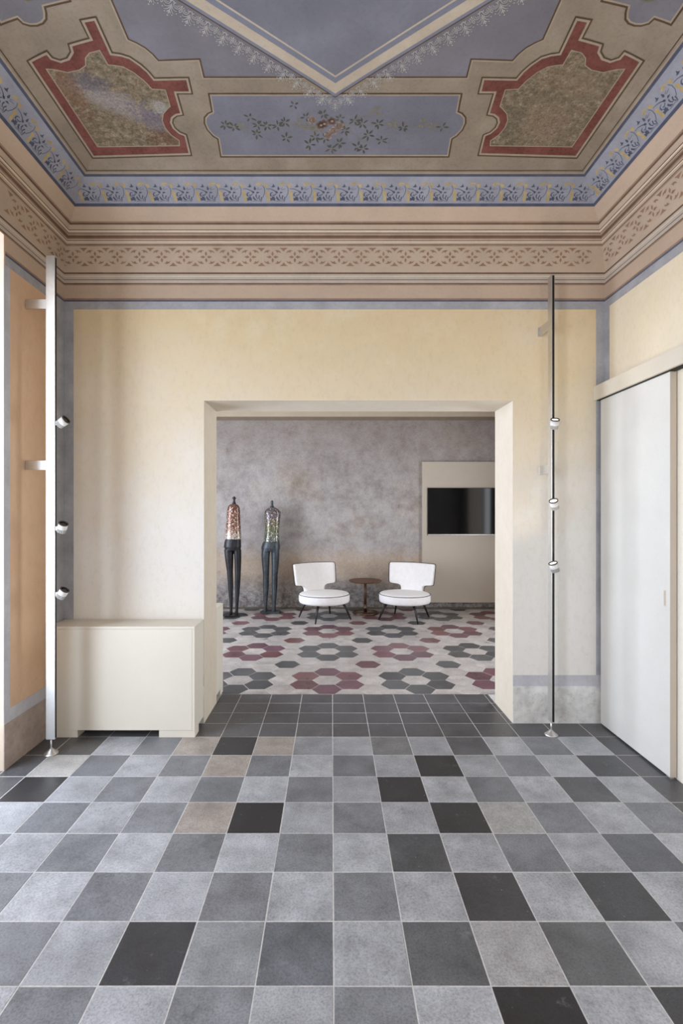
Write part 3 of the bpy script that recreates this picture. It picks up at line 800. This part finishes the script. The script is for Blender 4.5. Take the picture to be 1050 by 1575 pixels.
for i in range(-18, 18):
    for j in range(-3, 17):
        x = HX + 1.5 * S * i; y = HY + R3 * S * (j + (0.5 if i % 2 else 0))
        if not (FX0 - S < x < FX1 + S and 4.105 - S < y < FY1 + S): continue
        col, kind = PALE, 0
        for a in range(-3, 5):
            for b in range(-1, 5):
                fx, fy = HX + 6 * S * a, HY + 4 * R3 * S * b
                d = math.hypot(x - fx, y - fy)
                if 0.1 < d < 1.9 * S: kind = 1 if (a + b) % 2 == 0 else 2
                if math.hypot(x - fx - 3 * S, y - fy - 2 * R3 * S) < .05: kind = 1 if (a + b) % 2 == 0 else 2
        if kind:
            col = tone((HRED, HGREY)[kind - 1], rh, .22)
            if kind == 1:
                q = rh.uniform(-.012, .012); col = (col[0] + q, col[1], col[2] - q)
        else: col = tone(PALE, rh, .08)
        P = [(x + S * math.cos(PI / 3 * k), y + S * math.sin(PI / 3 * k)) for k in range(6)]
        full = len(P)
        for ax, lim, gt in ((1, 4.105, True), (1, FY1, False), (0, FX0, True), (0, FX1, False)):
            if P: P = clip(P, ax, lim, gt)
        if len(P) < 3: continue
        A = abs(sum(P[k - 1][0] * P[k][1] - P[k][0] * P[k - 1][1] for k in range(len(P)))) / 2
        if A < .0006: continue
        seen = OX0 * y / FY0 - .12 < x < OX1 * y / FY0 + .12
        if not seen: rest.append((P, kind)); continue
        if A > 2.59 * S * S: me, loc = hexm, (x, y, 0)
        else:
            me = mesh('tile', *tile_mesh('tile', [(p[0] - x, p[1] - y) for p in P], gap=0.0021)); me.materials.append(M['hex']); loc = (x, y, 0)
        o = link('tile', me, None, floor2); o.location = loc; o.color = (*col, 1)
        o.rotation_euler = (rh.uniform(-.0012, .0012), rh.uniform(-.0012, .0012), 0)
stuff_tiles('tile_field', rest, [fixed_tile('pale_hexagon', (186, 180, 176)), fixed_tile('red_hexagon', (122, 82, 86)), fixed_tile('grey_hexagon', (86, 87, 89))], floor2)

# next room: ceiling, top moulding, skirting
box('ceiling_next_room', FX0 - .3, FX1 + .3, FY0, FY1 + .3, FZ, FZ + .1, M['far_ceiling'], kind='structure', label='pale ceiling of the next room', cat='ceiling')
tb = box('trim_1', FX0, FX1, FY1 - .02, FY1, 2.985, 3.12, M['far_ceiling'], kind='structure', label='beige band along the top of the far grey wall', cat='trim')
box('painted_line', FX0, FX1, FY1 - .004, FY1, 2.93, 2.985, paint('brown_grey_band', (128, 114, 100), .1, 4), tb)
box('baseboard_far', FX0, FX1, FY1 - .012, FY1, 0, .028, M['skirting'], kind='structure', label='thin dark stone skirting under the far grey wall', cat='baseboard')

# ------------------------------------------------------------------ sliding door on the right wall
door = box('door_1', 1.902, 1.938, 2.795, 3.515, 0.012, 2.31, M['door'], bevel=.0015, kind='structure', label='tall white sliding door hanging in front of the right wall', cat='door')
box('leading_edge', 1.9025, 1.9375, 2.793, 2.796, 0.013, 2.309, M['door_edge'], door)
hd = box('handle', 1.9005, 1.906, 2.826, 2.846, .965, 1.062, M['railbox'], door, bevel=.001)
hd['label'] = 'slim recessed pull in the white door'
box('handle_recess', 1.8998, 1.9012, 2.829, 2.843, .972, 1.055, M['door_edge'], door)
box('floor_guide', 1.912, 1.93, 2.80, 2.84, 0, .014, M['steel'], door)
rail = box('trim_2', 1.867, XR, 1.95, YB, 2.30, 2.40, M['railbox'], bevel=.002, kind='structure', label='warm white rail cover running above the sliding door', cat='rail cover')
box('shadow_gap', 1.885, 1.93, 1.96, 3.53, 2.296, 2.301, M['shadow_gap'], rail)

# ------------------------------------------------------------------ radiator covers
def cover(name, x0, x1, y0, y1, label, flip=False):
    """box with a toe gap between two feet; flip turns its front to the other room"""
    t = empty(name, ((x0 + x1) / 2, (y0 + y1) / 2, 0), label, 'cabinet', 'radiator covers')
    cx, cy = t.location.x, t.location.y
    a, b = x0 - cx, x1 - cx; c, d = y0 - cy, y1 - cy
    f = c if not flip else d; sg = 1 if not flip else -1
    def B(nm, xa, xb, ya, yb, za, zb, m, bev=.002): return box(nm, xa, xb, min(ya, yb), max(ya, yb), za, zb, m, t, bev)
    B('top', a, b, c, d, .724, .742, M['cabinet'])
    B('front_panel', a + .018, b - .018, f, f + sg * .018, .05, .7235, M['cabinet'])
    B('side_panel', a, a + .0175, c, d, .05, .7235, M['cabinet']); B('side_panel', b - .0175, b, c, d, .05, .7235, M['cabinet'])
    B('bottom', a + .018, b - .018, f + sg * .019, f + sg * .19, .05, .066, M['cabinet'])
    B('foot', a, a + .205, f + sg * .004, f + sg * .1, 0, .0495, M['cabinet']); B('foot', b - .24, b, f + sg * .004, f + sg * .1, 0, .0495, M['cabinet'])
    return t
cover('radiator_cover', XL + .006, -.913, 3.312, YB - .004, 'cream box cabinet standing against the yellow wall behind the left pole')
cover('radiator_cover', -1.96, -.9135, FY0 + .004, FY0 + .25, 'matching cream box cabinet just behind the opening in the next room', True)

# ------------------------------------------------------------------ light poles
def spot(parent, base, aim, lit):
    """ribbed cylinder spotlight on a short arm; aim is its light direction"""
    aim = Vector(aim).normalized()
    q = aim.to_track_quat('Z', 'Y').to_matrix().to_4x4()
    T = Matrix.Translation(Vector(base)) @ q
    r, l = .0275, .062
    n = 36
    def turned(nm, prof, mat, par, rib=0.0):
        rings = [[T @ Vector((r * q * (1 - (rib if j % 2 else 0)) * math.cos(2 * PI * j / n), r * q * (1 - (rib if j % 2 else 0)) * math.sin(2 * PI * j / n), z)) for j in range(n)] for q, z in prof]
        return link(nm, mesh(nm, *loft(rings), smooth=not rib), mat, par)
    s = turned('spotlight', [(.97, -.004), (1.0, -.002), (1.0, l / 2 - .004)], M['spot_white'], parent)
    turned('heat_sink', [(.84, -l / 2), (.97, -l / 2 + .003), (.97, -.0045)], M['spot_fin'], s, .16)
    prof = [(r * 1.0, l / 2 - .004), (r * 1.04, l / 2 - .003), (r * 1.04, l / 2 + .004), (r * .86, l / 2 + .004), (r * .84, l / 2 - .002), (r * .84, l / 2 - .0035)]
    V, F = lathe(prof, 32, False); V = [T @ Vector(v) for v in V]
    link('front_ring', mesh('front_ring', V, F, True), M['spot_dark'], s)
    V, F = lathe([(r * .84, l / 2 - .003), (r * .4, l / 2 - .0015), (.0005, l / 2 - .001)], 24, True); V = [T @ Vector(v) for v in V]
    link('lens', mesh('lens', V, F, True), M['lens_on'] if lit else M['lens_off'], s)
    if lit:
        d = bpy.data.lights.new('spot_beam', 'SPOT'); d.energy = lit; d.color = (1, .86, .68); d.spot_size = math.radians(158); d.spot_blend = 1.0; d.shadow_soft_size = .02
        o = bpy.data.objects.new('spot_beam', d); COL.objects.link(o); o.parent = s
        o.matrix_local = Matrix.Translation(Vector(base) + aim * (l / 2 + .012)) @ (-aim).to_track_quat('Z', 'Y').to_matrix().to_4x4()
    return s

def pole_base(name, loc, label, sx, sy):
    t = empty(name, loc, label, 'track light', 'floor light poles')
    hx, hy = sx / 2, sy / 2
    box('pole', -hx, hx, -hy, hy, .092, 3.10, M['steel'], t, .0015)
    V, F = lathe([(.005, .02), (.005, .092)], 12); link('stem', mesh('stem', V, F, True), M['steel'], t)
    V, F = lathe([(.043, 0), (.043, .005), (.036, .010), (.012, .030), (.008, .036)], 32); link('foot', mesh('foot', V, F, True), M['steel'], t)
    return t
# left pole: wide face to the room, slot to the right, two brackets to the left wall
PX, PY = -1.747, 3.095
t = pole_base('track_light_pole', (PX, PY, 0), 'steel light pole standing by the left wall in front of the cabinet', .057, .020)
box('track_slot', .0275, .0295, -.0075, .0075, .10, 3.09, M['slot'], t)
for z in (2.80, 1.797):
    box('bracket', XL - PX + .001, -.0285, -.006, .006, z - .029, z + .029, M['steel'], t, .001)
for z, aim in ((2.062, (.80, -.10, .55)), (1.407, (.35, -.25, .75)), (.998, (.50, -.08, .75))):
    b = box('spot_joint', .030, .052, -.008, .008, z - .016, z + .010, M['spot_white'], t, .002)
    spot(t, (.074, -.010, z), aim, 0)
# right pole: slot to the viewer, two brackets to the back wall
QX, QY = 1.482, 3.355
t = pole_base('track_light_pole', (QX, QY, 0), 'slim steel light pole standing right of the opening near the sliding door', .019, .060)
box('track_slot', -.0065, .0075, -.0312, -.029, .10, 3.09, M['slot'], t)
for z in (2.785, 1.80):
    box('bracket', -.006, .006, .0305, YB - QY - .002, z - .029, z + .029, M['steel'], t, .001)
    box('wall_plate', -.014, .014, YB - QY - .008, YB - QY - .001, z - .031, z + .031, M['steel'], t, .001)
for z, aim in ((2.085, (-.05, -.42, .76)), (1.553, (-.32, -.36, .76)), (1.140, (-.34, -.16, .85))):
    box('spot_joint', -.006, .010, -.052, -.029, z - .016, z + .008, M['spot_white'], t, .002)
    spot(t, (-.014, -.078, z), aim, 4.0)

# ------------------------------------------------------------------ next room: panel and television
pn = empty('padded_board', (2.13, FY1 - .035, .11), 'beige fabric panel on the grey wall behind the television', 'wall panel')
box('fabric_face', -.73, .73, -.035, .0345, 0, 2.17, M['panel'], pn, .003)
tv = empty('television', (2.13, FY1 - .075, 1.147), 'flat black television hung on the beige panel', 'television')
box('case', -.66, .66, -.012, .0045, 0, .732, M['tv_frame'], tv, .002)
box('screen', -.652, .652, -.014, -.011, .022, .724, M['tv'], tv)
box('bottom_strip', -.652, .652, -.0145, -.011, .003, .016, M['steel'], tv)

# ------------------------------------------------------------------ lounge chairs
def back_outline(z):
    """half width of the T-shaped back at height z above the floor"""
    pts = [(.27, .182), (.36, .172), (.405, .176), (.43, .192), (.447, .23), (.455, .31), (.462, .345), (.48, .354), (.60, .362), (.72, .368), (.745, .365), (.757, .352)]
    for (a, wa), (b, wb) in zip(pts, pts[1:]):
        if z <= b: return wa + (wb - wa) * (z - a) / (b - a)
    return pts[-1][1]
def chair(loc, rz, label):
    t = empty('lounge_chair', loc, label, 'chair', 'white lounge chairs', rz)
    R, zt, zb = .355, .365, .235
    prof = [(.02, zb), (R - .03, zb), (R - .008, zb + .008), (R, zb + .03), (R, zt - .030), (R - .004, zt - .014), (R - .02, zt - .002), (R - .10, zt + .008), (.12, zt + .014), (.01, zt + .015)]
    V, F = lathe(prof, 48); V = [(x * 1.02, y * .98, z) for x, y, z in V]
    link('seat', mesh('seat', V, F, True), M['white_fabric'], t)
    ring_ = [((R - .002) * 1.02 * math.cos(a), (R - .002) * .98 * math.sin(a), zt - .012) for a in [2 * PI * i / 48 for i in range(48)]]
    V, F = tube(ring_, .0042, 6, True); link('seat_piping', mesh('seat_piping', V, F, True), M['piping'], t)
    zs = [.27, .31, .36, .39, .405, .42, .43, .439, .447, .452, .456, .462, .47, .50, .56, .62, .68, .72, .735, .745, .752, .757]
    NC = 17; cy, Rc = -.34, .62                       # bend: centre in front of the back (chair faces -y)
    def P(u, z, off):
        ang = u / Rc; tilt = (z - .27) * .20
        r = Rc + off
        return (r * math.sin(ang), cy + .02 + r * math.cos(ang) + tilt - .02, z)
    V, F = [], []
    for side, off in ((0, -.032), (1, .032)):
        for z in zs:
            w = back_outline(z)
            for c in range(NC):
                u = -w + 2 * w * c / (NC - 1)
                edge = 1 - min(1, min(c, NC - 1 - c) / 1.0) * 1.0
                V.append(P(u * (1 - .012 * (side == 0) * edge), z, off * (1 - .35 * edge)))
    n = len(zs)
    for side in (0, 1):
        b = side * n * NC
        for i in range(n - 1):
            for c in range(NC - 1):
                q = (b + i * NC + c, b + i * NC + c + 1, b + (i + 1) * NC + c + 1, b + (i + 1) * NC + c)
                F.append(q if side == 0 else q[::-1])
    k = n * NC
    for i in range(n - 1):
        for c in (0, NC - 1): F.append((i * NC + c, (i + 1) * NC + c, k + (i + 1) * NC + c, k + i * NC + c))
    for c in range(NC - 1):
        F.append((c, c + 1, k + c + 1, k + c)); r = (n - 1) * NC; F.append((r + c, r + c + 1, k + r + c + 1, k + r + c))
    br = link('backrest', mesh('backrest', V, F, True, True), M['white_fabric'], t)
    md = br.modifiers.new('soft', 'SUBSURF'); md.levels = md.render_levels = 1
    path = [P(-back_outline(z) - .002, z, .022) for z in zs] + [P(-back_outline(zs[-1]) + 2 * back_outline(zs[-1]) * i / 12, zs[-1] + .002, .026) for i in range(1, 12)] + [P(back_outline(z) + .002, z, .022) for z in reversed(zs)]
    V, F = tube(path, .0042, 6); link('back_piping', mesh('back_piping', V, F, True), M['piping'], br)
    for ax, ay in ((-.235, -.20), (.235, -.20), (-.215, .22), (.215, .22)):
        V, F = tube([(ax * .82, ay * .82, .24), (ax, ay, .16), (ax * 1.22, ay * 1.22, 0)], [.020, .017, .009], 10)
        link('leg', mesh('leg', V, F, True), M['leg'], t)
    return t
chair((-.105, 7.02, 0), math.radians(32), 'white armless lounge chair left of the round table, facing inward')
chair((1.03, 7.02, 0), math.radians(-30), 'white armless lounge chair right of the round table, in front of the beige panel')

t = empty('side_table', (.50, 7.40, 0), 'small round brown side table between the two white chairs', 'table')
V, F = lathe([(.235, .470), (.243, .476), (.245, .486), (.240, .492), (.01, .492)], 48); V2, F2 = lathe([(.01, .470), (.235, .470)], 48)
link('table_top', mesh('table_top', V, F), M['walnut'], t)
V, F = lathe([(.021, .10), (.021, .470)], 20); link('column', mesh('column', V, F, True), M['walnut'], t)
V, F = lathe([(.025, .016), (.025, .13), (.021, .132)], 20); link('column_sleeve', mesh('column_sleeve', V, F, True), M['bronze_ring'], t)
V, F = tube([(.185 * math.cos(2 * PI * i / 40), .185 * math.sin(2 * PI * i / 40), .011) for i in range(40)], .011, 8, True); link('base_ring', mesh('base_ring', V, F, True), M['bronze_ring'], t)
box('base_bar', -.18, .18, -.012, .012, .004, .016, M['bronze_ring'], t, .002)

# ------------------------------------------------------------------ sculptures
def ell(cx, cy, z, rx, ry, n=20, p=2.0):
    out = []
    for j in range(n):
        a = 2 * PI * j / n; c, s = math.cos(a), math.sin(a)
        out.append((cx + rx * math.copysign(abs(c) ** (2 / p), c), cy + ry * math.copysign(abs(s) ** (2 / p), s), z))
    return out
def body(name, lofts, mat, parent, voxel=.006):
    bm = bmesh.new()
    for rings in lofts:
        V, F = loft(rings); bv = [bm.verts.new(v) for v in V]
        for f in F: bm.faces.new([bv[i] for i in f])
    bmesh.ops.recalc_face_normals(bm, faces=bm.faces)
    o = link(name, bm_mesh(name, bm, True), mat, parent)
    m = o.modifiers.new('fuse', 'REMESH'); m.mode = 'VOXEL'; m.voxel_size = voxel; m.use_smooth_shade = True
    m2 = o.modifiers.new('smooth', 'SMOOTH'); m2.factor = .5; m2.iterations = 6
    return o
def sculpture(loc, label, legs, pelvis, torso, head, mats, base, rz=0):
    t = empty('standing_sculpture', loc, label, 'sculpture', 'bronze figures by the grey wall', rz)
    body('legs', [[ell(*r) for r in g] for g in legs] + [[ell(*r) for r in pelvis]], mats[0], t)
    body('torso', [[ell(*r) for r in torso]], mats[1], t, .008)
    body('head', [[ell(*r, 14) for r in g] for g in head], mats[0], t, .004)
    V, F = [], []
    rr = random.Random(len(label)); n = len(base)
    for z, k in ((0, 1.0), (.018, 1.0), (.026, .94)):
        V += [(x * k + rr.uniform(-.006, .006), y * k + rr.uniform(-.006, .006), z) for x, y in base]
    F = [tuple(reversed(range(n))), tuple(range(2 * n, 3 * n))] + [(a * n + j, a * n + (j + 1) % n, (a + 1) * n + (j + 1) % n, (a + 1) * n + j) for a in (0, 1) for j in range(n)]
    link('base', mesh('base', V, F), mats[0], t)
    return t
# copper one (front, left): narrow shoulders, bell-shaped torso, small forked head
k = .00138
sculpture((-1.437, 7.23, 0), 'taller sculpture with copper mosaic torso and black legs, next to the opening edge',
          [[(-.030, -.03, .03, .028, .075), (-.028, .005, .07, .021, .028), (-.030, .01, .22, .027, .034), (-.038, .012, .45, .038, .046), (-.045, .005, .65, .045, .052), (-.054, .0, .82, .060, .068), (-.060, .0, .96, .068, .078)],
           [(.055, -.04, .03, .028, .072), (.055, .0, .07, .021, .028), (.058, .005, .22, .027, .034), (.066, .01, .45, .038, .046), (.070, .005, .65, .045, .052), (.071, 0, .82, .050, .064), (.066, 0, .96, .054, .076)]],
          [(.0, 0, .945, .105, .080), (-.006, 0, 1.0, .127, .092), (-.004, 0, 1.06, .122, .086), (.004, 0, 1.115, .115, .078)],
          [(.004, 0, 1.105, .121, .082, 20), (.004, 0, 1.14, .120, .082, 20), (.005, 0, 1.26, .109, .080, 20), (.006, 0, 1.40, .101, .078, 20), (.008, 0, 1.50, .098, .072, 20), (.010, 0, 1.57, .090, .064, 20), (.012, 0, 1.605, .070, .052, 20), (.014, 0, 1.622, .042, .038, 20)],
          [[(.014, 0, 1.60, .045, .035), (.016, 0, 1.635, .026, .022), (.018, 0, 1.67, .013, .014), (.018, 0, 1.70, .020, .024), (.018, 0, 1.72, .018, .02), (.017, 0, 1.733, .008, .01)],
           [(-.012, 0, 1.700, .004, .006), (-.010, 0, 1.706, .010, .010), (.02, 0, 1.712, .026, .012), (.045, 0, 1.708, .010, .008), (.048, 0, 1.702, .004, .005)]],
          (M['bronze_black'], M['mosaic_copper']), [(-.15, -.04), (-.09, -.13), (.02, -.15), (.12, -.10), (.22, -.03), (.16, .06), (.03, .10), (-.10, .09)])
# green one: square shoulders, waist, oval head
sculpture((-.905, 7.46, 0), 'sculpture with green violet mosaic torso and grey bronze legs, left of the white chairs',
          [[(-.090, -.03, .03, .030, .075), (-.089, 0, .08, .024, .03), (-.087, .005, .22, .034, .038), (-.084, .01, .40, .044, .048), (-.082, .005, .55, .045, .050), (-.086, 0, .72, .056, .062), (-.089, 0, .84, .063, .072), (-.080, 0, .94, .066, .078)],
           [(.040, -.03, .03, .030, .075), (.039, 0, .08, .024, .03), (.042, .005, .22, .034, .038), (.046, .01, .40, .044, .048), (.048, .005, .55, .045, .050), (.057, 0, .72, .054, .062), (.060, 0, .84, .060, .072), (.056, 0, .94, .064, .078)]],
          [(-.012, 0, .915, .128, .084), (-.013, 0, .965, .143, .092), (-.008, 0, 1.01, .136, .088), (-.002, 0, 1.06, .122, .078)],
          [(.002, 0, 1.055, .121, .078, 20), (.003, 0, 1.10, .117, .076, 20), (.008, 0, 1.20, .107, .072, 20), (.014, 0, 1.30, .108, .074, 20), (.016, 0, 1.40, .117, .080, 20), (.017, 0, 1.47, .124, .074, 20), (.017, 0, 1.51, .122, .064, 20), (.015, 0, 1.545, .092, .052, 20), (.012, 0, 1.57, .055, .040, 20)],
          [[(.012, 0, 1.545, .06, .042), (.011, 0, 1.57, .044, .034), (.010, 0, 1.598, .021, .02), (.010, -.004, 1.615, .017, .019), (.010, -.008, 1.64, .021, .026), (.010, -.008, 1.66, .019, .025), (.011, -.006, 1.674, .012, .015), (.011, -.004, 1.684, .005, .006)]],
          (M['bronze_green'], M['mosaic_green']), [(-.16, -.05), (-.11, -.14), (.02, -.13), (.13, -.13), (.14, -.01), (.12, .08), (-.02, .10), (-.14, .08)])
